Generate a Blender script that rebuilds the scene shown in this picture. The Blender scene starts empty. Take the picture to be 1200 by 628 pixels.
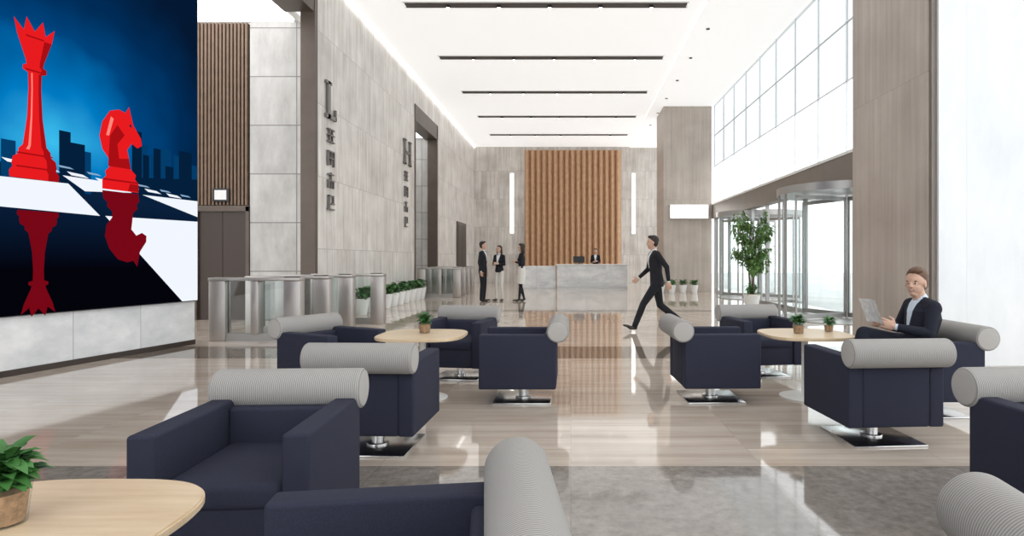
import bpy, bmesh, math, random
from mathutils import Vector, Matrix, Euler
from mathutils.bvhtree import BVHTree
random.seed(7)
sc = bpy.context.scene
COL = sc.collection
V = Vector

# ------------------------------------------------------------ materials
def pm(name, col, rough=0.5, metal=0.0, em=None, es=0.0, noise=0.0, nscale=40, bump=0.0, spec=None):
    m = bpy.data.materials.new(name); m.use_nodes = True
    nt = m.node_tree; b = nt.nodes['Principled BSDF']
    b.inputs['Base Color'].default_value = (*col, 1)
    b.inputs['Roughness'].default_value = rough
    b.inputs['Metallic'].default_value = metal
    if spec is not None: b.inputs['Specular IOR Level'].default_value = spec
    if em:
        b.inputs['Emission Color'].default_value = (*em, 1)
        b.inputs['Emission Strength'].default_value = es
    if noise > 0 or bump > 0:
        tc = nt.nodes.new('ShaderNodeTexCoord'); n = nt.nodes.new('ShaderNodeTexNoise')
        n.inputs['Scale'].default_value = nscale; n.inputs['Detail'].default_value = 4
        nt.links.new(tc.outputs['Object'], n.inputs['Vector'])
        if noise > 0:
            r = nt.nodes.new('ShaderNodeValToRGB')
            r.color_ramp.elements[0].position = .3; r.color_ramp.elements[1].position = .7
            r.color_ramp.elements[0].color = (*[c*(1-noise) for c in col], 1)
            r.color_ramp.elements[1].color = (*[min(1, c*(1+noise)) for c in col], 1)
            nt.links.new(n.outputs['Fac'], r.inputs['Fac']); nt.links.new(r.outputs['Color'], b.inputs['Base Color'])
        if bump > 0:
            bp = nt.nodes.new('ShaderNodeBump'); bp.inputs['Strength'].default_value = bump
            bp.inputs['Distance'].default_value = 0.01
            nt.links.new(n.outputs['Fac'], bp.inputs['Height']); nt.links.new(bp.outputs['Normal'], b.inputs['Normal'])
    return m

def stone(name, axes, ca, cb, tile, streak, rough=0.35, joint=0.75, amount=0.5, var=0.06, msize=0.006, ior=None, blotch=.25):
    """panelled streaky stone: axes = two of 'XYZ' (horizontal, vertical)"""
    m = bpy.data.materials.new(name); m.use_nodes = True
    nt = m.node_tree; L = nt.links; N = nt.nodes
    b = N['Principled BSDF']; b.inputs['Roughness'].default_value = rough
    if ior: b.inputs['IOR'].default_value = ior
    tc = N.new('ShaderNodeTexCoord'); sp = N.new('ShaderNodeSeparateXYZ'); cm = N.new('ShaderNodeCombineXYZ')
    L.new(tc.outputs['Object'], sp.inputs[0])
    L.new(sp.outputs[axes[0]], cm.inputs[0]); L.new(sp.outputs[axes[1]], cm.inputs[1])
    br = N.new('ShaderNodeTexBrick'); br.offset = 0.0; br.squash = 1.0
    br.inputs['Scale'].default_value = 1; br.inputs['Brick Width'].default_value = tile[0]
    br.inputs['Row Height'].default_value = tile[1]; br.inputs['Mortar Size'].default_value = msize
    br.inputs['Mortar Smooth'].default_value = .3
    br.inputs['Color1'].default_value = (1, 1, 1, 1); v = 1-var
    br.inputs['Color2'].default_value = (v, v, v, 1); br.inputs['Mortar'].default_value = (joint, joint, joint, 1)
    L.new(cm.outputs[0], br.inputs['Vector'])
    mp = N.new('ShaderNodeMapping'); mp.inputs['Scale'].default_value = (streak[0], streak[1], 1)
    ad = N.new('ShaderNodeVectorMath'); ad.operation = 'MULTIPLY_ADD'
    L.new(br.outputs['Color'], ad.inputs[0]); ad.inputs[1].default_value = (37, 53, 91)
    L.new(cm.outputs[0], ad.inputs[2]); L.new(ad.outputs[0], mp.inputs['Vector'])
    n1 = N.new('ShaderNodeTexNoise'); n1.inputs['Scale'].default_value = 1; n1.inputs['Detail'].default_value = 7
    n1.inputs['Roughness'].default_value = .68
    L.new(mp.outputs[0], n1.inputs['Vector'])
    n2 = N.new('ShaderNodeTexNoise'); n2.inputs['Scale'].default_value = 1.3; n2.inputs['Detail'].default_value = 4
    L.new(cm.outputs[0], n2.inputs['Vector'])
    mx0 = N.new('ShaderNodeMath'); mx0.operation = 'MULTIPLY_ADD'; mx0.inputs[1].default_value = 1-blotch
    mul = N.new('ShaderNodeMath'); mul.operation = 'MULTIPLY'; mul.inputs[1].default_value = blotch
    L.new(n2.outputs['Fac'], mul.inputs[0]); L.new(n1.outputs['Fac'], mx0.inputs[0]); L.new(mul.outputs[0], mx0.inputs[2])
    r = N.new('ShaderNodeValToRGB'); r.color_ramp.elements[0].position = .5-.25*(1-amount)-.02
    r.color_ramp.elements[1].position = .5+.25*(1-amount)+.02
    r.color_ramp.elements[0].color = (*ca, 1); r.color_ramp.elements[1].color = (*cb, 1)
    L.new(mx0.outputs[0], r.inputs['Fac'])
    mx = N.new('ShaderNodeMixRGB'); mx.blend_type = 'MULTIPLY'; mx.inputs['Fac'].default_value = 1
    L.new(r.outputs['Color'], mx.inputs[1]); L.new(br.outputs['Color'], mx.inputs[2])
    L.new(mx.outputs[0], b.inputs['Base Color'])
    return m

def glass_mat(name, tint=(0.96, 0.985, 0.99), refl=0.04, gain=.55):
    m = bpy.data.materials.new(name); m.use_nodes = True
    nt = m.node_tree; nt.nodes.clear(); N = nt.nodes; L = nt.links
    o = N.new('ShaderNodeOutputMaterial'); mx = N.new('ShaderNodeMixShader')
    t = N.new('ShaderNodeBsdfTransparent'); g = N.new('ShaderNodeBsdfGlossy')
    t.inputs['Color'].default_value = (*tint, 1); g.inputs['Roughness'].default_value = .02
    lw = N.new('ShaderNodeLayerWeight'); lw.inputs['Blend'].default_value = .5
    p = N.new('ShaderNodeMath'); p.operation = 'POWER'; p.inputs[1].default_value = 4
    a = N.new('ShaderNodeMath'); a.operation = 'MULTIPLY_ADD'; a.inputs[1].default_value = gain; a.inputs[2].default_value = refl; a.use_clamp = True
    L.new(lw.outputs['Facing'], p.inputs[0]); L.new(p.outputs[0], a.inputs[0]); L.new(a.outputs[0], mx.inputs[0])
    L.new(t.outputs[0], mx.inputs[1]); L.new(g.outputs[0], mx.inputs[2]); L.new(mx.outputs[0], o.inputs[0])
    return m

def emis(name, col, s):
    m = bpy.data.materials.new(name); m.use_nodes = True
    nt = m.node_tree; nt.nodes.clear(); o = nt.nodes.new('ShaderNodeOutputMaterial'); e = nt.nodes.new('ShaderNodeEmission')
    e.inputs[0].default_value = (*col, 1); e.inputs[1].default_value = s
    nt.links.new(e.outputs[0], o.inputs[0]); return m

M = {}
M['wall_stone'] = stone('wall_stone_light', 'YZ', (.52, .485, .445), (.90, .875, .84), (0.9, 1.5), (8, .40), .4, .66, .5, .10, .008, blotch=.35)
M['wall_stone_x'] = stone('wall_stone_light_x', 'XZ', (.46, .42, .38), (.82, .78, .735), (0.9, 1.5), (8, .40), .4, .66, .5, .10, .008, blotch=.35)
M['hall_stone'] = stone('hall_stone_grey', 'XZ', (.38, .365, .35), (.66, .65, .63), (1.16, 1.03), (2.5, .8), .35, .35, .4, .14, .012, blotch=.35)
M['column_stone'] = stone('column_stone_beige', 'XZ', (.38, .32, .275), (.60, .53, .47), (3.0, 3.6), (11, .25), .45, .8, .35, .05, blotch=.4)
M['column_stone_y'] = stone('column_stone_beige_y', 'YZ', (.38, .32, .275), (.60, .53, .47), (3.0, 3.6), (11, .25), .45, .8, .35, .05, blotch=.4)
M['white_marble'] = stone('white_marble', 'XZ', (.74, .77, .80), (.93, .94, .95), (1.2, 9), (1.2, .4), .2, .9, .3, .03)
M['plinth_marble'] = stone('plinth_marble', 'XZ', (.62, .64, .66), (.94, .94, .94), (.95, 12), (1.5, 2.5), .25, .6, .4, .06)
M['counter_marble'] = stone('counter_marble', 'XZ', (.50, .52, .54), (.92, .92, .92), (1.5, 2), (1.5, 3), .25, .8, .4, .06)
M['floor_beige'] = stone('floor_beige_marble', 'XY', (.50, .405, .325), (.78, .685, .595), (1.2, .6), (.55, 9), .045, .85, .4, .10, .004, 2.0)
M['floor_grey'] = stone('floor_grey_granite', 'XY', (.19, .165, .143), (.37, .335, .30), (1.2, 1.2), (16, 16), .06, .75, .45, .16, .004, 1.85)
M['floor_band'] = stone('floor_band_granite', 'XY', (.18, .145, .115), (.31, .26, .215), (1.2, .7), (2, 8), .045, .8, .3, .10, .004, 1.9)
M['ceiling'] = pm('ceiling_white_fill', (.86, .86, .86), .8, em=(1, 1, 1), es=.46)  # mild emission added across the plain ceiling as room fill, not a fitting
M['ceiling_glow'] = emis('luminous_ceiling', (1, 1, 1), 2.5)
M['dark_track'] = pm('dark_track', (.09, .08, .075), .6)
M['lamp'] = emis('lamp_glow', (1, .97, .9), 8)
M['lightstrip'] = emis('light_strip', (1, .98, .94), 3)
M['bronze'] = pm('bronze_cladding', (.105, .08, .065), .4, .3, noise=.1, nscale=3)
M['bronze_dark'] = pm('bronze_dark', (.05, .035, .028), .4, .3)
M['fascia'] = pm('fascia_brown', (.22, .19, .165), .45, .3, noise=.06, nscale=2)
M['slat'] = pm('slat_wood', (.19, .125, .085), .5, noise=.15, nscale=6)
M['flute'] = pm('fluted_copper', (.54, .33, .195), .5, noise=.12, nscale=5)
M['steel'] = pm('brushed_steel', (.66, .65, .64), .22, 1)
M['gate_steel'] = pm('gate_steel', (.45, .42, .40), .38, .85)
M['steel_dark'] = pm('steel_frame', (.42, .41, .40), .35, .8)
M['mullion'] = pm('mullion_grey', (.78, .82, .84), .4, .2)
M['glass'] = glass_mat('clear_glass')
M['glass_tint'] = glass_mat('tinted_glass', (.53, .565, .575), .05, .4)
M['glass_door'] = glass_mat('door_glass', (.93, .96, .96), .05)
M['navy'] = pm('navy_fabric', (.025, .0275, .049), .85, noise=.18, nscale=300, bump=.15, spec=.3)
M['oak'] = stone('pale_oak', 'XY', (.60, .43, .26), (.80, .65, .46), (9, 9), (2.5, 26), .35, 1, .3, 0, 0)
M['white'] = pm('white_lacquer', (.85, .85, .83), .4)
M['leaf'] = pm('leaf_green', (.06, .20, .045), .45, noise=.35, nscale=8)
M['leaf2'] = pm('leaf_ficus', (.12, .24, .06), .5, noise=.4, nscale=4)
M['bark'] = pm('bark', (.14, .09, .06), .8, noise=.3, nscale=20)
M['soil'] = pm('clay_pebbles', (.38, .22, .12), .8, noise=.4, nscale=60, bump=.6)
M['letter'] = pm('sign_metal', (.20, .19, .185), .35, .6)
M['skin'] = pm('skin', (.60, .37, .27), .5)
M['lips'] = pm('lips', (.40, .16, .13), .5)
M['hair_d'] = pm('hair_dark', (.025, .018, .014), .55, bump=.4, nscale=120)
M['hair_b'] = pm('hair_brown', (.12, .06, .03), .55, bump=.4, nscale=120)
M['suit'] = pm('suit_black', (.016, .017, .022), .85, bump=.9, nscale=9, spec=.3)
M['suit_navy'] = pm('suit_navy', (.014, .016, .028), .85, bump=.9, nscale=9, spec=.3)
M['shirt'] = pm('shirt_white', (.80, .82, .85), .7)
M['shirt_blue'] = pm('shirt_blue', (.60, .68, .78), .7)
M['shoe'] = pm('shoe_leather', (.02, .015, .012), .3)
M['cream'] = pm('cream_cloth', (.72, .70, .66), .75)
M['paper'] = pm('paper', (.78, .79, .80), .6, noise=.18, nscale=22)
M['eyew'] = pm('eye_white', (.72, .70, .68), .3)
M['ground'] = pm('outdoor_paving', (.60, .60, .59), .7, noise=.1, nscale=.6)
M['black'] = pm('black_plastic', (.015, .015, .017), .4)
M['haze_leaf'] = pm('outdoor_foliage', (.50, .57, .46), .8, noise=.2, nscale=3)

def bolster_mat():
    m = bpy.data.materials.new('bolster_grey_fabric'); m.use_nodes = True
    nt = m.node_tree; N = nt.nodes; L = nt.links; b = N['Principled BSDF']; b.inputs['Roughness'].default_value = .9
    tc = N.new('ShaderNodeTexCoord'); w = N.new('ShaderNodeTexWave'); w.wave_type = 'BANDS'; w.bands_direction = 'X'
    w.inputs['Scale'].default_value = 34; w.inputs['Distortion'].default_value = .3
    L.new(tc.outputs['Object'], w.inputs['Vector'])
    r = N.new('ShaderNodeValToRGB'); r.color_ramp.elements[0].color = (.24, .23, .22, 1); r.color_ramp.elements[1].color = (.45, .43, .41, 1)
    L.new(w.outputs['Fac'], r.inputs['Fac']); L.new(r.outputs['Color'], b.inputs['Base Color'])
    bp = N.new('ShaderNodeBump'); bp.inputs['Strength'].default_value = .25; bp.inputs['Distance'].default_value = .004
    L.new(w.outputs['Fac'], bp.inputs['Height']); L.new(bp.outputs['Normal'], b.inputs['Normal'])
    return m
M['bolster'] = bolster_mat()

# ------------------------------------------------------------ mesh builder
class MB:
    def __init__(s): s.bm = bmesh.new(); s.mats = []
    def mi(s, k):
        if k not in s.mats: s.mats.append(k)
        return s.mats.index(k)
    def _merge(s, t, mat, mtx=None, smooth=True):
        i = s.mi(mat)
        if mtx is not None: bmesh.ops.transform(t, matrix=mtx, verts=t.verts)
        for f in t.faces: f.material_index = i; f.smooth = smooth
        me = bpy.data.meshes.new('t'); t.to_mesh(me); t.free(); s.bm.from_mesh(me); bpy.data.meshes.remove(me)
    def box(s, lo, hi, mat, bev=0, seg=3, rot=None):
        t = bmesh.new(); bmesh.ops.create_cube(t, size=1)
        sz = [hi[i]-lo[i] for i in range(3)]; c = V([(hi[i]+lo[i])/2 for i in range(3)])
        bmesh.ops.scale(t, vec=sz, verts=t.verts)
        if bev > 0: bmesh.ops.bevel(t, geom=list(t.edges), offset=min(bev, min(sz)*.49), segments=seg, profile=.5, affect='EDGES')
        s._merge(t, mat, Matrix.Translation(c) @ (rot.to_matrix().to_4x4() if rot else Matrix.Identity(4)))
    def cyl(s, a, b, r, mat, r2=None, n=32, bev=0):
        a, b = V(a), V(b); d = b-a; t = bmesh.new()
        bmesh.ops.create_cone(t, cap_ends=True, segments=n, radius1=r, radius2=r if r2 is None else r2, depth=d.length)
        if bev > 0:
            ed = [e for e in t.edges if any(len(f.verts) > 4 for f in e.link_faces)]
            bmesh.ops.bevel(t, geom=ed, offset=bev, segments=4, profile=.5, affect='EDGES')
        q = V((0, 0, 1)).rotation_difference(d.normalized()).to_matrix().to_4x4()
        s._merge(t, mat, Matrix.Translation((a+b)/2) @ q)
    def ell(s, c, r, mat, rot=None, u=20, v=14):
        t = bmesh.new(); bmesh.ops.create_uvsphere(t, u_segments=u, v_segments=v, radius=1)
        if not hasattr(r, '__len__'): r = (r, r, r)
        mm = Matrix.Translation(V(c)) @ (rot if rot is not None else Matrix.Identity(4)) @ Matrix.Diagonal((*r, 1))
        s._merge(t, mat, mm)
    def loft(s, rings, mat, side=V((0, 1, 0)), n=24, step=.03):
        t = bmesh.new()
        rr = []
        for i in range(len(rings)-1):
            c0, a0, b0 = rings[i]; c1, a1, b1 = rings[i+1]; c0 = V(c0); c1 = V(c1)
            k = max(1, int((c1-c0).length/step))
            for j in range(k):
                f = j/k; rr.append((c0.lerp(c1, f), a0+(a1-a0)*f, b0+(b1-b0)*f))
        rr.append((V(rings[-1][0]), rings[-1][1], rings[-1][2]))
        P = [r[0] for r in rr]; R = []
        for i, (c, a, b) in enumerate(rr):
            tn = (P[min(i+1, len(P)-1)]-P[max(i-1, 0)]).normalized()
            sd = (side-tn*side.dot(tn))
            if sd.length < 1e-3: sd = V((1, 0, 0))
            sd.normalize(); fw = tn.cross(sd)
            R.append([t.verts.new(P[i]+sd*a*math.cos(2*math.pi*k/n)+fw*b*math.sin(2*math.pi*k/n)) for k in range(n)])
        for i in range(len(R)-1):
            for k in range(n):
                t.faces.new((R[i][k], R[i][(k+1) % n], R[i+1][(k+1) % n], R[i+1][k]))
        t.faces.new(R[0][::-1]); t.faces.new(R[-1])
        bmesh.ops.recalc_face_normals(t, faces=t.faces)
        s._merge(t, mat)
    def limb(s, a, b, ra, rb, mat, n=1):
        a, b = V(a), V(b)
        d = (b-a).normalized(); side = V((0, 1, 0)) if abs(d.y) < .8 else V((1, 0, 0))
        s.loft([(a, ra, ra), (b, rb, rb)], mat, side, 16); s.ell(a, ra, mat, u=16, v=10); s.ell(b, rb, mat, u=16, v=10)
    def poly(s, pts, mat):
        vs = [s.bm.verts.new(V(p)) for p in pts]; f = s.bm.faces.new(vs); f.material_index = s.mi(mat); return f
    def mesh(s, name, sharp=35):
        me = bpy.data.meshes.new(name); s.bm.to_mesh(me); s.bm.free()
        for k in s.mats: me.materials.append(M[k] if isinstance(k, str) else k)
        if sharp: me.set_sharp_from_angle(angle=math.radians(sharp))
        return me
    def obj(s, name, loc=(0, 0, 0), rz=0, parent=None, sharp=35):
        return add(name, s.mesh(name, sharp), loc, rz, parent)
def add(name, me, loc=(0, 0, 0), rz=0, parent=None):
    o = bpy.data.objects.new(name, me); COL.objects.link(o); o.location = loc; o.rotation_euler = (0, 0, rz)
    if parent: o.parent = parent
    return o
def simple(name, lo, hi, mat, bev=0):
    b = MB(); b.box(lo, hi, mat, bev); return b.obj(name)

# ------------------------------------------------------------ room shell
CZ = 7.3
XL = -5.2; XR = 5.5; YB = 33.0
b = MB()
def fl(x0, x1, y0, y1, m): b.box((x0, y0, -.1), (x1, y1, 0), m)
fl(-12, 6.6, -6, 3.85, 'floor_grey')
fl(-12, 6.6, 3.85, 8.0, 'floor_beige')
fl(-12, 6.6, 8.0, 9.1, 'floor_band')
fl(-12, 6.6, 9.1, 15.0, 'floor_beige')
fl(-12, 6.6, 15.0, 15.6, 'floor_band')
fl(-12, 6.6, 15.6, 33.2, 'floor_beige')
b.obj('floor')
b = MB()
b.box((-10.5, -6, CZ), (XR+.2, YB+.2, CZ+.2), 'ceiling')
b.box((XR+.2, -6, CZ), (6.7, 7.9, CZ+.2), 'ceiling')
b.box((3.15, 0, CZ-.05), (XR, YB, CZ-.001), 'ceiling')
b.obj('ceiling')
for i, y in enumerate([6.9, 10.7, 14.5, 18.3, 22.1, 25.9, 29.7]):
    b = MB(); b.box((-3.9, y-.12, CZ-.035), (2.73, y+.12, CZ-.002), 'dark_track')
    b.box((-3.94, y-.17, CZ-.02), (2.77, y-.12, CZ-.001), 'white'); b.box((-3.94, y+.12, CZ-.02), (2.77, y+.17, CZ-.001), 'white')
    for k in range(5):
        x = -2.9+k*1.2
        b.cyl((x, y, CZ-.09), (x, y, CZ-.03), .05, 'black', n=16); b.cyl((x, y, CZ-.095), (x, y, CZ-.088), .04, 'lamp', n=16)
    b.obj('ceiling_track_light')
b = MB()
for k in range(9):
    y = 9+k*2.3
    b.cyl((3.55, y, CZ-.07), (3.55, y, CZ-.045), .05, 'dark_track', n=16)
b.obj('ceiling_downlights')
b = MB(); b.box((XL-.3, 12.6, 0), (XL, 20.5, CZ), 'wall_stone'); b.box((XL-.3, 23.9, 0), (XL, YB, CZ), 'wall_stone')
b.box((XL-.3, 20.5, 6.45), (XL, 23.9, CZ), 'wall_stone')
b.obj('wall_left')
b = MB(); b.box((XL-.28, 12.45, 0), (XL+.01, 12.6, CZ), 'bronze'); b.box((XL-.6, 9.3, 6.3), (XL, 12.45, CZ), 'bronze')
b.box((XL-.34, 23.75, 0), (XL+.03, 23.9, 6.45), 'bronze'); b.box((XL-.45, 20.5, 5.9), (XL+.03, 23.9, 6.45), 'bronze')
b.box((XL-.3, 20.42, 0), (XL+.03, 20.5, 6.45), 'bronze')
b.obj('trim_1')
b = MB(); b.box((XL+.02, 12.6, CZ-.03), (XL+.07, YB, CZ-.01), 'lightstrip'); b.obj('cove_light')
# hall 1 (elevator lobby)
b = MB(); b.box((-6.79, 13.0, 0), (XL-.3, 13.2, 6.3), 'hall_stone'); b.box((-10.8, 13.05, 0), (-8.0, 13.2, 6.3), 'hall_stone')
b.box((-8.0, 13.12, 0), (-6.79, 13.2, 6.3), 'bronze_dark')
b.box((-11, 9.2, 0), (-10.8, 13.2, 6.3), 'wall_stone')
b.obj('wall_hall')
b = MB()
x = -7.98
while x < -6.84:
    b.box((x, 12.98, 2.43), (x+.045, 13.1, 6.29), 'slat', .005, 1); x += .078
b.obj('wall_slat_panel')
b = MB(); b.box((-7.98, 12.97, 0), (-7.9, 13.11, 2.4), 'bronze'); b.box((-6.87, 12.97, 0), (-6.8, 13.11, 2.4), 'bronze'); b.box((-7.98, 12.97, 2.3), (-6.8, 13.11, 2.42), 'bronze')
b.box((-7.9, 13.04, 0), (-7.395, 13.09, 2.3), 'bronze_dark'); b.box((-7.385, 13.04, 0), (-6.87, 13.09, 2.3), 'bronze_dark')
b.obj('door_1')
b = MB(); b.box((-7.55, 12.93, 2.5), (-7.2, 12.98, 2.78), 'black', .01, 1); b.box((-7.50, 12.925, 2.54), (-7.25, 12.931, 2.74), 'white'); b.obj('hall_wall_sign')
b = MB(); b.box((-11, 9.2, 6.35), (XL-.6, 13.2, 6.5), 'white'); b.box((-10.5, 9.6, 6.30), (-5.85, 12.98, 6.352), 'ceiling_glow'); b.obj('ceiling_hall_light')
# hall 2
b = MB(); b.box((-9, 23.9, 0), (XL-.34, 24.1, 6.2), 'hall_stone'); b.box((-9, 20.2, 0), (XL-.3, 20.4, 6.2), 'hall_stone'); b.box((-9.2, 20.2, 0), (-9, 24.1, 6.2), 'wall_stone')
b.box((-9, 20.4, 6.0), (XL-.45, 23.9, 6.2), 'white'); b.box((-8.8, 20.6, 5.95), (-5.7, 23.7, 6.0), 'ceiling_glow')
b.obj('wall_hall_second')
b = MB(); b.box((XL+.0, 27.9, 0), (XL+.06, 30.2, 3.0), 'bronze', .01, 1); b.box((XL+.05, 28.05, 0), (XL+.075, 29.03, 2.85), 'bronze_dark'); b.box((XL+.05, 29.06, 0), (XL+.075, 30.05, 2.85), 'bronze_dark')
b.obj('door_2')
simple('wall_rear', (XL-.3, YB, 0), (XR+.3, YB+.2, CZ), 'wall_stone_x')
b = MB(); xs = []; n = 17; W = 5.18/n
for k in range(n):
    x0 = -2.48+k*W
    for f, d in ((0, .0), (.12, .14), (.3, .2), (.55, .18), (.8, .08), (.99, .0)):
        xs.append((x0+f*W, d))
xs.append((2.70, 0))
for i in range(len(xs)-1):
    (xa, da), (xb, db) = xs[i], xs[i+1]
    b.poly([(xa, YB-.03-da, 0), (xb, YB-.03-db, 0), (xb, YB-.03-db, 7.1), (xa, YB-.03-da, 7.1)], 'flute')
b.obj('wall_rear_fluted_panel', sharp=60)
for x in (-3.16, 3.35):
    b = MB(); b.box((x-.11, YB-.06, 2.6), (x+.11, YB, 5.9), 'white', .01, 1); b.box((x-.09, YB-.09, 2.65), (x+.09, YB-.05, 5.85), 'lightstrip', .01, 1); b.obj('wall_light_bar')
ud = V((-.177, -.984, 0)).normalized(); rz = math.atan2(ud.y, ud.x)
b = MB(); b.box((0, -.35, 0), (16, -.0, CZ), 'plinth_marble'); wl = b.obj('wall_screen_side', (-5.73, 9.36, 0), rz)
b = MB(); b.box((0.0, .0, 0), (16, .015, .07), 'bronze_dark'); b.obj('baseboard_left', (-5.73, 9.36, 0), rz)
b = MB(); b.box((3.62, 24.0, 0), (5.5, 25.9, CZ), 'column_stone')
b.obj('column')
b = MB(); b.box((4.38, 7.55, 0), (5.62, 9.55, CZ), 'column_stone_y'); b.box((4.40, 7.49, 0), (4.46, 7.55, CZ), 'fascia')
b.obj('column')
b = MB(); b.box((4.46, 7.45, 0), (6.5, 7.55, CZ), 'white_marble'); b.obj('wall_right_return')
b = MB(); b.box((3.85, 23.85, 2.85), (5.35, 24.0, 3.4), 'white', .01, 1); b.box((3.88, 23.83, 2.88), (5.32, 23.86, 3.37), 'lightstrip'); b.obj('light_box_sign')
# right glazed facade
b = MB()
b.box((XR, 9.55, 2.85), (XR+.3, 24.0, 3.38), 'fascia'); b.box((XR-.02, 9.55, 3.38), (XR+.3, 24.0, 3.44), 'white')
b.obj('trim_2')
b = MB()
b.poly([(XR+.11, 9.55, 3.44), (XR+.11, 24, 3.44), (XR+.11, 24, 4.9), (XR+.11, 9.55, 4.9)], 'glass')
b.poly([(XR+.11, 9.55, 4.9), (XR+.11, 24, 4.9), (XR+.11, 24, CZ), (XR+.11, 9.55, CZ)], 'glass_tint')
for k in range(11):
    y = 9.6+k*1.44; b.box((XR+.09, y-.012, 3.44), (XR+.13, y+.012, CZ), 'mullion')
for z in (4.9, 6.1): b.box((XR+.09, 9.6, z-.01), (XR+.13, 24, z+.01), 'mullion')
b.obj('window_1')
b = MB()
for y0, y1 in ((9.6, 11.9), (14.8, 19.1), (21.9, 24.0)):
    b.poly([(XR+.15, y0, 0), (XR+.15, y1, 0), (XR+.15, y1, 2.85), (XR+.15, y0, 2.85)], 'glass')
    nn = max(1, round((y1-y0)/1.4))
    for k in range(nn+1):
        y = y0+(y1-y0)*k/nn; b.box((XR+.1, y-.03, 0), (XR+.2, y+.03, 2.85), 'steel_dark')
    b.box((XR+.1, y0, 0), (XR+.2, y1, .08), 'steel_dark')
b.obj('window_2')
b = MB(); b.poly([(XR+.11, 25.9, 0), (XR+.11, YB, 0), (XR+.11, YB, CZ), (XR+.11, 25.9, CZ)], 'glass')
for k in range(6): b.box((XR+.06, 25.9+k*1.42, 0), (XR+.16, 25.94+k*1.42, CZ), 'mullion')
b.obj('window_3')
b = MB(); b.poly([(6.51, -6, 0), (6.51, 7.45, 0), (6.51, 7.45, CZ), (6.51, -6, CZ)], 'glass')
for k in range(9): b.box((6.45, -6+k*1.5, 0), (6.57, -5.95+k*1.5, CZ), 'mullion')
b.box((6.45, -6, 3), (6.57, 7.45, 3.06), 'mullion'); b.obj('window_4')
b = MB(); b.poly([(-9, -5.99, 0), (6.5, -5.99, 0), (6.5, -5.99, CZ), (-9, -5.99, CZ)], 'glass')  # unseen glazing behind the camera, added to let in fill from the world
for k in range(11): b.box((-9+k*1.55, -6.05, 0), (-8.94+k*1.55, -5.93, CZ), 'mullion')
b.obj('unseen_fill_window')
def revolving(cx, cy, R, ang):
    root = bpy.data.objects.new('revolving_door', None); COL.objects.link(root); root.location = (cx, cy, 0)
    b = MB()
    b.cyl((0, 0, 2.68), (0, 0, 2.84), R+.03, 'steel_dark', n=64)
    b.cyl((0, 0, 0.0), (0, 0, .012), R, 'gate_steel', n=64)
    b.cyl((0, 0, 0), (0, 0, 2.68), .03, 'steel', n=16)
    b.obj('canopy', parent=root)
    b = MB(); n = 12
    for half in ((105, 172), (188, 255), (-60, 60)):
        for k in range(n):
            t0 = math.radians(half[0]+(half[1]-half[0])*k/n); t1 = math.radians(half[0]+(half[1]-half[0])*(k+1)/n)
            p = lambda t, z: (R*math.cos(t), R*math.sin(t), z)
            b.poly([p(t0, .02), p(t1, .02), p(t1, 2.68), p(t0, 2.68)], 'glass_door')
        for tt in (half[0], half[1]):
            t = math.radians(tt); x, y = R*math.cos(t), R*math.sin(t)
            b.box((x-.022, y-.022, 0), (x+.022, y+.022, 2.68), 'steel_dark')
    b.obj('curved_walls', parent=root)
    b = MB()
    for k in range(4):
        a = math.radians(ang+90*k)
        for r0, r1, z0, z1, th in ((.04, .08, .03, 2.64, .015), (R-.08, R-.04, .03, 2.64, .015), (.05, R-.05, .03, .13, .015), (.05, R-.05, 2.56, 2.64, .015)):
            b.box((r0, -th, z0), (r1, th, z1), 'steel_dark')
        b.poly([(.05, 0, .08), (R-.06, 0, .08), (R-.06, 0, 2.6), (.05, 0, 2.6)], 'glass_door')
        nv = [v for v in b.bm.verts if not v.tag]
        bmesh.ops.rotate(b.bm, cent=(0, 0, 0), matrix=Matrix.Rotation(a, 3, 'Z'), verts=nv)
        for v in b.bm.verts: v.tag = True
    b.obj('door_wings', parent=root)
revolving(6.0, 13.35, 1.42, 20)
revolving(6.3, 20.5, 1.38, 50)
simple('ground_outside', (6.7, -30, -.15), (90, 60, -.11), 'ground')
def outdoor_tree(x, y, h):
    b = MB(); b.limb((x, y, -.12), (x, y, h*.5), .12, .07, 'bark')
    for k in range(9):
        a = random.uniform(0, 6.28); r = random.uniform(.2, 1.2)
        b.ell((x+r*math.cos(a), y+r*math.sin(a), h*.55+random.uniform(0, h*.4)), random.uniform(.7, 1.1), 'haze_leaf', u=12, v=8)
    b.obj('outdoor_tree')
for x, y, h in ((26, 31, 4), (29, 42, 5), (24, 47, 4.5), (33, 50, 5)): outdoor_tree(x, y, h)

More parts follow.
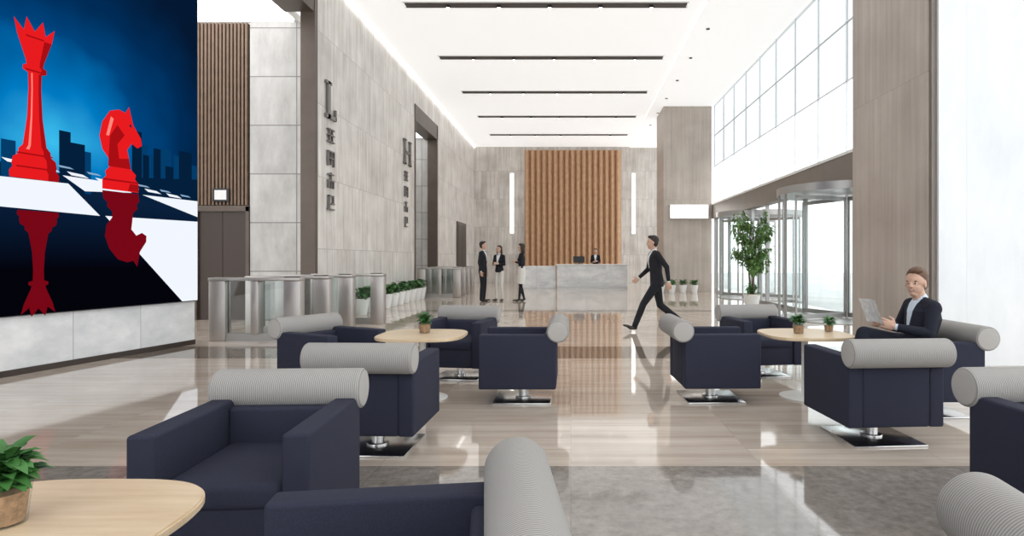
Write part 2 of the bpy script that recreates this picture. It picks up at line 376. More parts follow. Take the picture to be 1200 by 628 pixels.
# ------------------------------------------------------------ LED screen
def blue_mat():
    m = bpy.data.materials.new('screen_blue_sky'); m.use_nodes = True
    nt = m.node_tree; nt.nodes.clear(); N = nt.nodes; L = nt.links
    o = N.new('ShaderNodeOutputMaterial'); e = N.new('ShaderNodeEmission'); tc = N.new('ShaderNodeTexCoord')
    d = N.new('ShaderNodeVectorMath'); d.operation = 'DISTANCE'; d.inputs[1].default_value = (2.2, .05, 2.65)
    L.new(tc.outputs['Object'], d.inputs[0])
    n = N.new('ShaderNodeTexNoise'); n.inputs['Scale'].default_value = 1.2
    L.new(tc.outputs['Object'], n.inputs['Vector'])
    a = N.new('ShaderNodeMath'); a.operation = 'MULTIPLY_ADD'; a.inputs[1].default_value = .9; L.new(n.outputs['Fac'], a.inputs[0]); L.new(d.outputs['Value'], a.inputs[2])
    q = N.new('ShaderNodeMath'); q.operation = 'DIVIDE'; q.inputs[1].default_value = 3.6; L.new(a.outputs[0], q.inputs[0])
    r = N.new('ShaderNodeValToRGB'); cr = r.color_ramp
    cr.elements[0].position = .12; cr.elements[0].color = (.04, .46, .76, 1)
    cr.elements[1].position = .90; cr.elements[1].color = (.001, .008, .028, 1)
    for p, c in ((.31, (.0, .17, .47, 1)), (.48, (.0, .05, .18, 1)), (.66, (.0, .022, .085, 1))):
        el = cr.elements.new(p); el.color = c
    L.new(q.outputs[0], r.inputs['Fac']); L.new(r.outputs[0], e.inputs[0]); e.inputs[1].default_value = 1.0
    L.new(e.outputs[0], o.inputs[0]); return m
M['scr_blue'] = blue_mat()
def board_black():
    m = bpy.data.materials.new('screen_black'); m.use_nodes = True
    nt = m.node_tree; nt.nodes.clear(); N = nt.nodes; L = nt.links
    o = N.new('ShaderNodeOutputMaterial'); e = N.new('ShaderNodeEmission'); tc = N.new('ShaderNodeTexCoord')
    sp = N.new('ShaderNodeSeparateXYZ'); L.new(tc.outputs['Object'], sp.inputs[0])
    mr = N.new('ShaderNodeMapRange'); mr.inputs[1].default_value = .7; mr.inputs[2].default_value = 2.3; L.new(sp.outputs['Z'], mr.inputs[0])
    r = N.new('ShaderNodeValToRGB'); r.color_ramp.elements[0].color = (.001, .001, .003, 1); r.color_ramp.elements[1].color = (.003, .016, .05, 1)
    r.color_ramp.elements[0].position = .3
    L.new(mr.outputs[0], r.inputs['Fac']); L.new(r.outputs[0], e.inputs[0]); L.new(e.outputs[0], o.inputs[0]); return m
M['scr_black'] = board_black()
M['scr_sky'] = emis('screen_skyline', (.001, .012, .038), 1)
M['scr_sky2'] = emis('screen_skyline_far', (.001, .04, .125), 1)
M['scr_white'] = emis('screen_white', (.84, .88, .95), .92)
M['scr_red'] = emis('screen_red', (.70, .010, .012), 1)
M['scr_red_d'] = emis('screen_red_dark', (.34, .004, .006), 1)
M['scr_red_h'] = emis('screen_red_light', (1, .22, .18), 1)
M['scr_ref'] = emis('screen_red_reflection', (.16, .002, .007), 1)
M['scr_check'] = emis('screen_grey', (.22, .36, .52), 1)
scr = bpy.data.objects.new('led_screen', None); COL.objects.link(scr); scr.location = (-5.73, 9.36, 0); scr.rotation_euler = (0, 0, rz)
b = MB(); b.box((.0, .0, .66), (9.5, .05, 6.6), 'black'); b.obj('housing', parent=scr)
b = MB()
def P2(pts, mat, lay): b.poly([(u, .052+.0012*lay, z) for u, z in pts][::-1], mat)
P2([(.01, 2.2), (9.48, 2.2), (9.48, 6.58), (.01, 6.58)], 'scr_blue', 0)
P2([(.01, .67), (9.48, .67), (9.48, 2.32), (2.9, 2.36), (.01, 2.17)], 'scr_black', 1)
for u0, u1, zt in ((1.9, 1.72, 2.62), (1.05, .9, 2.86), (.85, .7, 2.75), (.68, .5, 2.86), (.45, .2, 2.80), (.18, .02, 2.7), (2.75, 2.6, 2.6)):
    P2([(u0, 2.1), (u1, 2.1), (u1, zt), (u0, zt)], 'scr_sky2', 2)
for u0, u1, zt in ((2.12, 1.98, 2.82), (1.98, 1.80, 2.70), (1.14, .99, 3.02), (.97, .87, 2.72), (.80, .68, 2.84), (.6, .46, 2.62), (.36, .12, 2.88), (3.6, 3.2, 2.9), (4.4, 3.9, 3.2), (5.5, 5.0, 2.8), (6.6, 6.1, 3.3)):
    P2([(u0, 2.1), (u1, 2.1), (u1, zt), (u0, zt)], 'scr_sky', 3)
P2([(1.2, 2.1), (.01, 2.1), (.01, 2.50), (.5, 2.45), (1.2, 2.38)], 'scr_sky', 3)
# board
P2([(4.5, 2.17), (2.01, 2.20), (1.60, 1.84), (4.5, 1.90)], 'scr_white', 4)
P2([(1.53, 1.845), (0.01, 1.86), (.01, .67), (.30, .67)], 'scr_white', 4)
P2([(.98, 2.17), (.01, 2.17), (.01, 1.93)], 'scr_white', 4)
P2([(2.08, 2.29), (1.45, 2.28), (1.14, 2.18), (1.80, 2.13)], 'scr_white', 4)
P2([(9.4, 1.7), (6.4, 1.75), (7.2, .9), (9.4, .8)], 'scr_white', 4)
P2([(6, 2.2), (4.8, 2.2), (5.2, 2.0), (6.4, 2.0)], 'scr_white', 4)
for k in range(7):
    u = 2.75-k*.36; P2([(u, 2.40-.028*k), (u-.2, 2.385-.028*k), (u-.28, 2.35-.028*k), (u-.06, 2.36-.028*k)], 'scr_white', 5)
    P2([(u-.25, 2.44-.033*k), (u-.4, 2.43-.033*k), (u-.45, 2.41-.033*k), (u-.28, 2.415-.033*k)], 'scr_check', 5)
def queen(cu, z0, sc_, zs, mats, lay):
    prof = [(0, .27), (.07, .275), (.12, .24), (.16, .25), (.23, .235), (.27, .18), (.33, .175), (.38, .13), (.7, .085), (1.02, .07), (1.2, .075), (1.22, .13), (1.27, .13), (1.29, .09), (1.34, .10), (1.6, .19)]
    crown = [(.19, 1.6), (.225, 1.77), (.12, 1.66), (.09, 1.82), (0, 1.68), (-.09, 1.82), (-.12, 1.66), (-.225, 1.77), (-.19, 1.6)]
    R = [(cu-w*sc_, z0+z*zs) for z, w in prof]; Lf = [(cu+w*sc_, z0+z*zs) for z, w in prof[::-1]]
    P2(R+[(cu-a*sc_, z0+z*zs) for a, z in crown[1:-1]]+Lf, mats[0], lay)
    if len(mats) > 1:
        P2([(cu-w*sc_, z0+z*zs) for z, w in prof]+[(cu-w*sc_*.55, z0+z*zs) for z, w in prof[::-1]], mats[1], lay+1)
        P2([(cu+w*.55*sc_, z0+z*zs) for z, w in prof[6:11]]+[(cu+w*sc_*.35, z0+z*zs) for z, w in prof[6:11][::-1]], mats[2], lay+1)
        for zz in (.12, .27, 1.22, 1.6):
            w = .2 if zz < 1 else .1
            P2([(cu-w, z0+zz), (cu+w, z0+zz), (cu+w, z0+zz+.018), (cu-w, z0+zz+.018)], mats[1], lay+2)
queen(2.40, 2.2, 1, 1, ('scr_red', 'scr_red_d', 'scr_red_h'), 7)
queen(2.36, 1.84, .85, -.66, ('scr_ref',), 7)
kn = [(-20, 0), (20, 0), (20, 10), (16, 15), (17, 20), (11, 26), (9, 38), (7, 48), (12, 56), (19, 52), (24, 56), (23, 64), (14, 78), (12, 86), (9, 98), (5, 90), (-2, 92), (-12, 88), (-20, 74), (-23, 58), (-20, 44), (-13, 34), (-12, 26), (-17, 20), (-16, 15), (-20, 10)]
K = lambda L_: [(1.31-a*.0132, 2.19+z*.0115) for a, z in L_]
P2(K(kn), 'scr_red', 7)
P2(K([(-14, 26), (11, 26), (9, 38), (-2, 36), (-4, 52), (4, 64), (-4, 74), (-12, 60), (-13, 44)]), 'scr_red_d', 8)
P2(K([(8, 1), (20, 1), (20, 9), (10, 9)]), 'scr_red_d', 8)
P2(K([(-19, 10), (19, 10), (19, 12), (-19, 12)]), 'scr_red_d', 8)
P2(K([(-16, 60), (-13, 60), (-8, 80), (-11, 82)]), 'scr_red_h', 8)
P2(K([(9, 76), (12.5, 74), (11, 79)]), 'scr_black', 8)
P2([(1.31-a*.0132-.12*(z/92), 2.17-z*.0100) for a, z in kn], 'scr_ref', 7)
b.obj('picture', parent=scr, sharp=0)

# ------------------------------------------------------------ sign letters on left wall
def letters(y0, z0, kind):
    b = MB(); X0, X1 = XL+.01, XL+.06
    def st(y, z, w, h): b.box((X0, y0+y, z0+z), (X1, y0+y+w, z0+z+h), 'letter')
    if kind == 'L':
        st(.08, 0, .13, .78); st(0, 0, .55, .08); st(0, .72, .29, .06); st(.49, 0, .06, .24)
    else:
        st(.06, 0, .15, .78); st(.66, 0, .15, .78); st(.1, .36, .62, .07); st(0, 0, .27, .05); st(0, .73, .27, .05); st(.6, 0, .27, .05); st(.6, .73, .27, .05)
    gl = [[(0, .30, .34, .03), (0, .18, .34, .03), (0, .04, .34, .03), (.08, .04, .03, .30), (.22, .04, .03, .30)],
          [(0, .0, .03, .32), (.31, 0, .03, .32), (0, .30, .34, .03), (.06, .16, .22, .03), (.15, .03, .03, .27)],
          [(.03, .28, .28, .03), (.0, .14, .34, .03), (.15, 0, .03, .34), (.03, 0, .03, .14), (.28, 0, .03, .14)],
          [(0, 0, .34, .03), (.05, 0, .03, .32), (.16, .12, .18, .03), (.28, .12, .03, .2), (.05, .29, .12, .03)]]
    for k, g in enumerate(gl):
        for (y, z, w, h) in g: st(.1+y, -.55-k*.47+z, w, h)
    b.obj('wall_sign_lettering')
letters(12.95, 4.3, 'L'); letters(19.0, 4.25, 'H')

# ------------------------------------------------------------ turnstiles
b = MB()
b.box((-.72, -.11, .95), (.72, .11, 1.0), 'gate_steel', .01, 2)
b.box((-.72, -.09, 0), (-.46, .09, .95), 'gate_steel', .01, 2); b.box((.46, -.09, 0), (.72, .09, .95), 'gate_steel', .01, 2)
b.box((-.46, -.012, .12), (.46, .012, .95), 'glass_door'); b.box((-.46, -.05, .0), (.46, .05, .12), 'steel_dark')
b.box((-.06, -.09, .1), (.06, .09, .95), 'gate_steel', .01, 2)
b.box((.45, -.05, 1.0), (.66, .05, 1.012), 'black')
b.box((-.006, .09, .28), (.006, .42, .88), 'glass_door')
tm = b.mesh('turnstile')
for x, y in ((-4.98, 9.75), (-4.88, 10.65), (-4.78, 11.5), (-4.43, 12.25)): add('turnstile', tm, (x, y, 0))
for y in (20.6, 21.5, 22.4, 23.3): add('turnstile', tm, (-4.4, y, 0))

# ------------------------------------------------------------ armchairs
b = MB()
for s in (-1, 1):
    x0, x1 = sorted((s*.34, s*.235)); b.box((x0, -.37, .15), (x1, .31, .63), 'navy', .016, 4)
b.box((-.24, -.35, .15), (.24, .30, .36), 'navy', .015, 3)
b.box((-.234, -.365, .33), (.234, .22, .44), 'navy', .035, 4)
b.box((-.24, .19, .15), (.24, .31, .60), 'navy', .02, 3)
b.cyl((-.355, .325, .66), (.355, .325, .66), .098, 'bolster', n=48, bev=.018)
b.cyl((0, 0, .012), (0, 0, .16), .042, 'steel', n=32); b.cyl((0, 0, .012), (0, 0, .03), .075, 'steel', n=32, bev=.004)
b.box((-.26, -.26, 0), (.26, .26, .014), 'steel', .004, 2)
cm_ = b.mesh('armchair', 40)
R = math.radians
chairs = [(-1.36, 2.70, R(3)), (-.44, 1.49, R(-82)), (-1.34, 4.27, R(178)), (-2.25, 5.75, R(62)), (-1.22, 6.80, R(-8)),
          (-.44, 5.72, R(-90)), (1.30, 5.75, R(92)), (2.12, 6.95, R(8)), (2.19, 4.48, R(184)), (3.00, 5.24, R(-90)), (2.33, 2.76, R(4)), (1.32, 1.19, R(84))]
for x, y, r in chairs: add('armchair', cm_, (x, y, 0), r)

# ------------------------------------------------------------ tables
b = MB(); t = bmesh.new(); n = 72; ring = []
for k in range(n):
    a = 2*math.pi*k/n; c, s_ = math.cos(a), math.sin(a); e = 2/3.2
    ring.append(t.verts.new((.40*math.copysign(abs(c)**e, c), .40*math.copysign(abs(s_)**e, s_), .572)))
f = t.faces.new(ring); r_ = bmesh.ops.extrude_face_region(t, geom=[f]); vs = [g for g in r_['geom'] if isinstance(g, bmesh.types.BMVert)]
bmesh.ops.translate(t, vec=(0, 0, .028), verts=vs); bmesh.ops.recalc_face_normals(t, faces=t.faces)
bmesh.ops.bevel(t, geom=[e for e in t.edges if any(len(f.verts) > 4 for f in e.link_faces)], offset=.006, segments=2, affect='EDGES')
b._merge(t, 'oak')
b.cyl((0, 0, .01), (0, 0, .572), .03, 'white', n=24); b.cyl((0, 0, 0), (0, 0, .014), .23, 'white', n=48, bev=.004); b.cyl((0, 0, .56), (0, 0, .572), .12, 'steel', n=32)
tb = b.mesh('side_table', 40)
for x, y in ((-1.45, 1.56), (-1.38, 5.72), (2.2, 5.78)): add('side_table', tb, (x, y, 0))

# ------------------------------------------------------------ plants
def leaf(b, base, d, ln, w, mat, droop=.3):
    d = d.normalized(); s = d.cross(V((0, 0, 1)));
    if s.length < .01: s = V((1, 0, 0))
    s.normalize(); up = s.cross(d).normalized()
    m1 = base+d*ln*.35+up*ln*.06; m2 = base+d*ln*.7-V((0, 0, ln*droop*.3)); tip = base+d*ln-V((0, 0, ln*droop))
    bm = b.bm; i = b.mi(mat)
    v0 = bm.verts.new(base); a1 = bm.verts.new(m1+s*w*.5+up*w*.15); a2 = bm.verts.new(m1); a3 = bm.verts.new(m1-s*w*.5+up*w*.15)
    c1 = bm.verts.new(m2+s*w*.4+up*w*.12); c2 = bm.verts.new(m2); c3 = bm.verts.new(m2-s*w*.4+up*w*.12); e = bm.verts.new(tip)
    for fs in ((v0, a1, a2), (v0, a2, a3), (a1, c1, c2, a2), (a2, c2, c3, a3), (c1, e, c2), (c2, e, c3)):
        f = bm.faces.new(fs); f.material_index = i; f.smooth = True
def rnd(): return V((random.gauss(0, 1), random.gauss(0, 1), random.gauss(0, 1))).normalized()
def bush(b, c, r, h, n, ln, mat='leaf'):
    for k in range(n):
        a = random.uniform(0, 6.28); rr = r*math.sqrt(random.random())*.7
        bs = V(c)+V((rr*math.cos(a)*.6, rr*math.sin(a)*.6, random.uniform(0, h)))
        leaf(b, bs, V((math.cos(a), math.sin(a), random.uniform(.1, 1.2))), ln*random.uniform(.7, 1.2), ln*.45, mat)
def table_plant(x, y, z, s=1, n=60):
    b = MB(); b.cyl((0, 0, 0), (0, 0, .09*s), .045*s, 'glass_door', r2=.055*s, n=28); b.cyl((0, 0, .006), (0, 0, .075*s), .041*s, 'soil', r2=.049*s, n=28)
    for k in range(8):
        a = k*.8; b.limb((0, 0, .07*s), (.04*s*math.cos(a), .04*s*math.sin(a), .12*s), .003, .002, 'leaf', n=2)
    bush(b, (0, 0, .08*s), .07*s, .07*s, n, .07*s); b.obj('potted_plant', (x, y, z))
table_plant(-1.50, 1.62, .60, 1.15, 130)
table_plant(-1.38, 5.8, .60, 1.1, 80)
table_plant(2.13, 5.75, .60, 1.0, 70)
table_plant(2.46, 5.86, .60, .85, 70)
def planter_row(pts, s, name):
    b = MB()
    for (x, y) in pts:
        b.cyl((x, y, 0), (x, y, .38*s), .13*s, 'white', r2=.19*s, n=20, bev=.01); b.cyl((x, y, .36*s), (x, y, .385*s), .17*s, 'bark', n=16)
        bush(b, (x, y, .36*s), .22*s, .2*s, 55, .22*s)
    b.obj(name)
planter_row([(-4.85, 14.2+k*.62) for k in range(10)], 1.0, 'planter_row')
planter_row([(3.4+k*.42, 23.2) for k in range(4)], .8, 'planter_row')
b = MB(); b.cyl((0, 0, 0), (0, 0, .32), .17, 'white', r2=.23, n=28, bev=.01); b.cyl((0, 0, .29), (0, 0, .33), .2, 'soil', n=20)
tips = []
for k in range(3):
    a = k*2.1; p = V((.04*math.cos(a), .04*math.sin(a), .3)); q = V((.10*math.cos(a+1), .1*math.sin(a+1), 1.2)); w = V((.12*math.cos(a+2), .12*math.sin(a+2), 2.1))
    b.limb(p, q, .028, .022, 'bark'); b.limb(q, w, .022, .015, 'bark')
    for j in range(13):
        st = q.lerp(w, random.uniform(-.35, 1)); d = rnd(); d.z = abs(d.z)*.6+.1
        en = st+d.normalized()*random.uniform(.35, .7); b.limb(st, en, .008, .004, 'bark', n=2); tips.append((st, en))
for k in range(2300):
    st, en = random.choice(tips); p = st.lerp(en, random.uniform(.3, 1.1))+rnd()*.10
    p.x = max(-.52, min(.42, p.x)); leaf(b, p, rnd()+V((0, 0, -.2)), random.uniform(.09, .15), .055, 'leaf2', .3)
for k in range(60): leaf(b, V((0, 0, .33))+rnd()*.12+V((0, 0, .1)), rnd()+V((0, 0, .6)), .2, .06, 'leaf', .3)
b.obj('ficus_tree', (4.98, 16.9, 0))

# ------------------------------------------------------------ reception counter
b = MB()
b.box((-2.1, 26.7, 0), (-.65, 27.5, .98), 'counter_marble', .01, 1); b.box((-.6, 26.5, 0), (2.45, 27.3, 1.02), 'counter_marble', .01, 1)
b.box((-.65, 26.45, 1.02), (2.5, 27.0, 1.06), 'white', .01, 1); b.box((-.6, 26.49, 0), (2.45, 26.5, .1), 'steel_dark')
b.obj('reception_desk')
b = MB(); b.box((-.25, -.01, .06), (.25, .01, .34), 'black', .004, 1); b.box((-.03, -.01, 0), (.03, .01, .1), 'black'); b.box((-.1, -.08, 0), (.1, .08, .012), 'black'); b.obj('computer_monitor', (.35, 26.85, 1.061), .1)

# ------------------------------------------------------------ people (facing local +X, left = +Y)
def frame(f, up=V((0, 0, 1))):
    f = V(f).normalized(); s = up.cross(f).normalized(); u = f.cross(s).normalized()
    return Matrix((( f.x, s.x, u.x, 0), (f.y, s.y, u.y, 0), (f.z, s.z, u.z, 0), (0, 0, 0, 1)))
def hand(b, wr, d, n, sg, curl, sc_=1.0):
    wr, d, n = V(wr), V(d).normalized(), V(n); n = (n-d*n.dot(d)).normalized(); s = d.cross(n)*sg
    rot = Matrix(((d.x, s.x, n.x, 0), (d.y, s.y, n.y, 0), (d.z, s.z, n.z, 0), (0, 0, 0, 1)))
    b.limb(wr-d*.03, wr+d*.03, .024*sc_, .022*sc_, 'skin')
    b.ell(wr+d*.052*sc_, (.052*sc_, .041*sc_, .016*sc_), 'skin', rot)
    for i, ln in enumerate((.070, .080, .074, .056)):
        base = wr+(d*.09+s*(1.5-i)*.0215)*sc_; a = curl*.6
        d1 = (d*math.cos(a)+n*math.sin(a)+s*(1.5-i)*.05).normalized(); a2 = curl*1.6; d2 = d*math.cos(a2)+n*math.sin(a2)
        m = base+d1*ln*.5*sc_; b.limb(base-d*.012, m, .0092*sc_, .0082*sc_, 'skin'); b.limb(m, m+d2*ln*.5*sc_, .0082*sc_, .0068*sc_, 'skin')
    tb_ = wr+(d*.03+s*.03)*sc_; t1 = tb_+(d*.55+s*.75+n*.25).normalized()*.036*sc_; t2 = t1+(d*.85+s*.25+n*(.3+curl*.4)).normalized()*.032*sc_
    b.limb(tb_, t1, .0115*sc_, .010*sc_, 'skin'); b.limb(t1, t2, .010*sc_, .0078*sc_, 'skin')
def person(name, loc, rz, J, st, voxel=.006):
    b = MB(); g = lambda k: V(J[k])
    top = st.get('top', 'suit'); bot = st.get('bottom', 'suit'); fem = st.get('female', False); k_ = .88 if fem else 1.0
    pel, che, nek, hed = g('pelvis'), g('chest'), g('neck'), g('head'); up = (che-pel).normalized()
    wst = pel.lerp(che, .42); side = (g('shL')-g('shR')).normalized(); side = (side+V((0, 1, 0))*.3).normalized()
    fwd = side.cross(up).normalized()
    hemd = st.get('hem', .10)
    b.loft([(pel-V((0, 0, hemd)) if not st.get('seated') else pel-up*.05, .175*k_, .115*k_), (pel, .172*k_, .118*k_), (pel.lerp(wst, .6), .160*k_, .110*k_), (wst, .153*k_ if not fem else .118, .106*k_), (wst.lerp(che, .5), .170*k_, .117*k_), (che, .188*k_, .122*k_), (che.lerp(nek, .38), .186*k_, .108*k_), (che.lerp(nek, .62), .150*k_, .086*k_), (che.lerp(nek, .80), .085, .070)], top, side)
    if fem:
        for s in (-1, 1): b.ell(che+side*s*.068+fwd*.072-up*.02, (.055, .06, .055), top)
    b.limb(che.lerp(nek, .6), hed-V((0, 0, .05))-fwd*.012, .054*k_, .050*k_, 'skin')
    if st.get('shirt'): b.limb(che.lerp(nek, .68), che.lerp(nek, .90)+fwd*.002, .065*k_, .058*k_, st['shirt'])
    for S in 'LR':
        sh, el, wr = g('sh'+S), g('el'+S), g('wr'+S)
        ar = k_
        b.limb(che.lerp(nek, .70)+(sh-che.lerp(nek, .70))*.22, sh-V((0, 0, .004)), .056*ar, .054*ar, top)
        b.limb(che.lerp(nek, .30)+(sh-che.lerp(nek, .30))*.45, sh-V((0, 0, .02)), .072*ar, .062*ar, top)
        b.limb(sh-V((0, 0, .008)), el, .058*ar, .046*ar, top); b.limb(el, wr-(wr-el).normalized()*.02, .046*ar, .034*ar, top)
        if st.get('shirt'): b.limb(wr-(wr-el).normalized()*.02, wr-(wr-el).normalized()*.004, .031*ar, .030*ar, st['shirt'])
        hd = J.get('hd'+S); hd = V(hd) if hd else (wr-el)
        hn = V(J.get('hn'+S, (0.2, -1 if S == 'L' else 1, 0)))
        d_ = hd.normalized(); hn2 = hn-d_*hn.dot(d_)
        s_try = d_.cross(hn2.normalized()); want = V(J.get('th'+S, (1, 0, .3))); sg = 1 if s_try.dot(want) > 0 else -1
        hand(b, wr, hd, hn, sg, J.get('curl', .45), .92 if fem else 1)
        hp, kn_, an = g('hip'+S), g('kn'+S), g('an'+S); ft = g('toe'+S); bare = st.get('legs', bot)
        tr = .078 if st.get('skirt') else .092*k_
        b.limb(hp, kn_, tr, .062*k_, bare if st.get('skirt') else bot)
        if st.get('skirt'): b.limb(kn_, kn_.lerp(an, .35), .052, .052, bare); b.limb(kn_.lerp(an, .35), an, .052, .032, bare)
        else: b.limb(kn_, kn_.lerp(an, .4), .062*k_, .060*k_, bot); b.limb(kn_.lerp(an, .4), an, .060*k_, .052*k_, bot)
        fd = (ft-an); fd2 = V((fd.x, fd.y, fd.z)).normalized(); heel = an-V(J.get('fn'+S, (0, 0, 1)))*.045-fd2*.05
        b.limb(an-V(J.get('fn'+S, (0, 0, 1)))*.02, heel+fd2*.03, .038*k_, .036*k_, 'shoe')
        b.loft([(heel, .026, .024), (heel+fd2*.05, .036*k_, .036), (heel+fd2*.12, .040*k_, .034), (heel.lerp(ft, .75), .046*k_, .026), (ft-fd2*.01, .036*k_, .02), (ft+fd2*.015, .015, .01)], 'shoe', V((-fd2.y, fd2.x, 0)) if abs(fd2.z) < .9 else V((0, 1, 0)))
    if st.get('skirt'):
        kl = g('knL').lerp(g('knR'), .5); b.loft([(wst-V((0, 0, .02)), .125, .10), (pel, .168, .125), (pel.lerp(kl, .5), .175, .13), (pel.lerp(kl, .92), .165, .125)], st['skirt'], V((0, 1, 0)))
    F = V(J.get('look', (1, 0, 0))).normalized(); Rm = frame(F); fx = lambda a, s_, u: hed+(Rm.to_3x3() @ V((a, s_, u)))
    h = st.get('hair', 'hair_d')
    b.ell(fx(-.012, 0, .028), (.096, .077, .090), 'skin', Rm, u=36, v=24); b.ell(fx(.008, 0, -.028), (.076, .062, .083), 'skin', Rm, u=32, v=22); b.ell(fx(.042, 0, -.084), (.034, .034, .026), 'skin', Rm)
    b.limb(fx(.076, 0, .016), fx(.096, 0, -.018), .008, .0105, 'skin')
    for s in (-1, 1):
        b.ell(fx(.087, s*.010, -.022), .0075, 'skin', u=10, v=8)
        b.ell(fx(-.002, s*.076, -.008), (.018, .009, .030), 'skin', Rm, u=12, v=8)
        b.ell(fx(.066, s*.030, .006), (.0105, .0135, .0062), 'eyew', Rm, u=12, v=8); b.ell(fx(.0745, s*.030, .006), (.0045, .0062, .0062), 'hair_d', Rm, u=10, v=8)
        b.ell(fx(.0745, s*.031, .025), (.006, .018, .0038), h, Rm, u=12, v=8)
        b.ell(fx(.044, s*.030, -.030), (.026, .024, .030), 'skin', Rm, u=16, v=12)
    b.ell(fx(.0765, 0, -.050), (.009, .023, .0066), 'lips', Rm, u=14, v=8)
    if st.get('smile'): b.ell(fx(.081, 0, -.0495), (.006, .016, .0030), 'eyew', Rm, u=14, v=8)
    b.ell(fx(-.032, 0, .054), (.098, .084, .088), h, Rm, u=32, v=20); b.ell(fx(-.050, 0, .012), (.070, .081, .090), h, Rm, u=28, v=18); b.ell(fx(.018, .012, .110), (.060, .058, .028), h, Rm)
    if st.get('longhair'):
        b.loft([(fx(-.04, 0, .03), .084, .07), (fx(-.055, 0, -.06), .088, .06), (fx(-.075, 0, -.15), .085, .045), (fx(-.08, 0, -.22), .055, .025)], h, Rm.to_3x3() @ V((0, 1, 0)))
        for s in (-1, 1): b.limb(fx(.0, s*.076, .03), fx(-.01, s*.078, -.12), .022, .018, h)
    b.bm.normal_update(); b.bm.faces.ensure_lookup_table()
    bvh = BVHTree.FromBMesh(b.bm); lab = [f.material_index for f in b.bm.faces]
    me = bpy.data.meshes.new('tmp'); b.bm.to_mesh(me)
    o = bpy.data.objects.new('tmp', me); COL.objects.link(o)
    md = o.modifiers.new('r', 'REMESH'); md.mode = 'VOXEL'; md.voxel_size = voxel; md.use_smooth_shade = True
    ms = o.modifiers.new('s', 'SMOOTH'); ms.factor = .5; ms.iterations = 2
    dg = bpy.context.evaluated_depsgraph_get(); res = bpy.data.meshes.new_from_object(o.evaluated_get(dg)); res.name = name
    bpy.data.objects.remove(o)
    mats = list(b.mats); vs_ = st.get('shirt')
    if vs_ and vs_ not in mats: mats.append(vs_)
    res.materials.clear()
    for k in mats: res.materials.append(M[k])
    si = mats.index(vs_) if vs_ else 0; ti = mats.index(top)
    for p in res.polygons:
        c = p.center; i = lab[bvh.find_nearest(c+p.normal*.001)[2]]
        if vs_ and i == ti:
            r = c-che; hh = r.dot(up); sd = abs(r.dot(side)); fw = r.dot(fwd)
            if fw > .03 and -.12 < hh < .16 and sd < .012+(hh+.12)*.20: i = si
        p.material_index = i; p.use_smooth = True
    b.bm.free()
    return add(name, res, loc, rz)

walk = dict(pelvis=(0, 0, .90), chest=(.04, 0, 1.26), neck=(.055, 0, 1.46), head=(.09, 0, 1.58),
    shL=(.02, .175, 1.385), elL=(-.14, .235, 1.15), wrL=(-.17, .26, .90), shR=(.07, -.175, 1.385), elR=(.12, -.235, 1.11), wrR=(.30, -.22, .95),
    hipL=(.0, .09, .87), knL=(.25, .085, .50), anL=(.40, .08, .115), toeL=(.60, .08, .115), fnL=(-.3, 0, .95),
    hipR=(0, -.09, .87), knR=(-.07, -.09, .46), anR=(-.41, -.09, .20), toeR=(-.29, -.09, .025), fnR=(-.75, 0, .65), curl=.6, look=(1, .12, 0))
person('walking_man', (1.54, 11.0, 0), math.pi, walk, dict(top='suit', bottom='suit', shirt='shirt', hair='hair_d'), .005)
sit = dict(pelvis=(0, 0, .53), chest=(-.05, 0, .80), neck=(-.03, 0, .98), head=(.01, 0, 1.09),
    shL=(-.04, .175, .905), elL=(.03, .24, .69), wrL=(.24, .13, .73), shR=(-.04, -.175, .905), elR=(.03, -.24, .69), wrR=(.24, -.13, .73),
    hipL=(.03, .09, .535), knL=(.46, .09, .53), anL=(.47, .08, .12), toeL=(.66, .09, .03),
    hipR=(.03, -.09, .54), knR=(.46, .02, .665), anR=(.60, .12, .33), toeR=(.73, .13, .20), fnR=(.5, 0, .85), curl=.9,
    hdL=(.7, -.3, .25), hnL=(-.2, -1, 0), hdR=(.7, .3, .25), hnR=(-.2, 1, 0), thL=(0, 0, 1), thR=(0, 0, 1), look=(.8, .6, -.06))
sm = person('seated_man', (2.94, 5.22, 0), math.pi, sit, dict(top='suit_navy', bottom='suit_navy', shirt='shirt_blue', hair='hair_b', smile=True, seated=True), .0036)
b = MB()
for s in (-1, 1):
    pts = []
    for i in range(7):
        t_ = i/6; pts.append((.04*math.sin(t_*1.6), s*t_*.14, 0))
    for i in range(6):
        a, c = pts[i], pts[i+1]
        for off in (0, .005):
            b.poly([(a[0]+off, a[1], 0), (c[0]+off, c[1], 0), (c[0]+.07+off, c[1], .20), (a[0]+.07+off, a[1], .20)], 'paper')
b.obj('magazine', (2.625, 5.22, .755), math.pi)

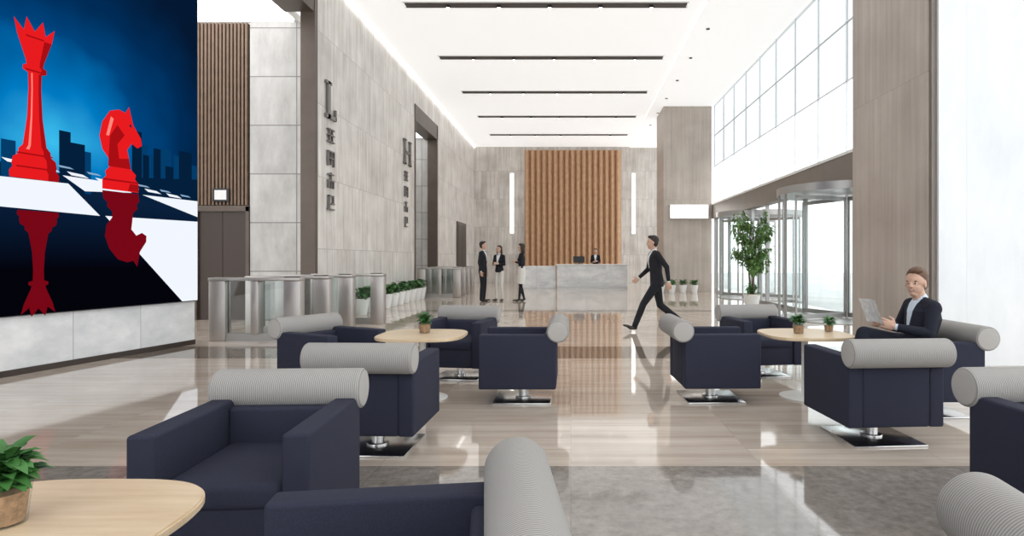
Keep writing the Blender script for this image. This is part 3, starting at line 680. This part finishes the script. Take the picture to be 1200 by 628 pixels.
def stand(**kw):
    J = dict(pelvis=(0, 0, .93), chest=(0, 0, 1.29), neck=(.0, 0, 1.50), head=(.02, 0, 1.625),
        shL=(0, .175, 1.42), elL=(-.03, .23, 1.14), wrL=(.02, .24, .88), shR=(0, -.175, 1.42), elR=(-.03, -.23, 1.14), wrR=(.02, -.24, .88),
        hipL=(0, .09, .90), knL=(.02, .10, .50), anL=(-.01, .11, .09), toeL=(.18, .14, .03),
        hipR=(0, -.09, .90), knR=(.02, -.10, .50), anR=(-.01, -.11, .09), toeR=(.18, -.14, .03), curl=.5)
    J.update(kw); return J
person('standing_man', (-2.68, 18.7, 0), R(-10), stand(), dict(top='suit', bottom='suit', shirt='shirt', hair='hair_d'), .008).scale = (1.04,)*3
fold = dict(elL=(.02, .2, 1.15), wrL=(.2, .08, 1.18), elR=(.02, -.2, 1.15), wrR=(.2, -.08, 1.15), shL=(0, .155, 1.42), shR=(0, -.155, 1.42))
person('standing_woman', (-2.2, 18.9, 0), R(-115), stand(**fold), dict(top='suit', bottom='cream', shirt='shirt', hair='hair_d', female=True, longhair=True, hem=.02), .008).scale = (.97,)*3
w2 = dict(elL=(.02, .2, 1.15), wrL=(.2, .12, 1.2), shL=(0, .155, 1.42), shR=(0, -.155, 1.42), elR=(-.02, -.2, 1.15), wrR=(.08, -.2, .92), knL=(.03, .07, .5), knR=(.03, -.07, .5), anL=(.08, .06, .10), anR=(-.08, -.06, .1), toeL=(.27, .06, .03), toeR=(.11, -.07, .03))
person('standing_woman', (-1.5, 18.7, 0), R(190), stand(**w2), dict(top='suit', skirt='cream', legs='suit', bottom='cream', hair='hair_d', female=True, longhair=True, hem=.0), .008).scale = (1.0,)*3
person('receptionist', (1.12, 27.95, 0), R(-95), stand(**fold), dict(top='suit', bottom='suit', shirt='shirt', hair='hair_d', female=True, hem=.05), .01)

# ------------------------------------------------------------ world, camera
w = bpy.data.worlds.new('world'); sc.world = w; w.use_nodes = True
bg = w.node_tree.nodes['Background']; bg.inputs[0].default_value = (.975, .985, 1, 1); bg.inputs[1].default_value = 1.95
cam = bpy.data.cameras.new('cam'); co = bpy.data.objects.new('camera', cam); COL.objects.link(co); sc.camera = co
co.location = (0, 0, 1.3); co.rotation_euler = (math.pi/2, 0, 0)
cam.sensor_width = 36; cam.lens = 21.6; cam.shift_x = -.0575; cam.shift_y = -.0092; cam.clip_end = 300; cam.clip_start = .05
sc.view_settings.view_transform = 'Standard'; sc.view_settings.exposure = 0.2
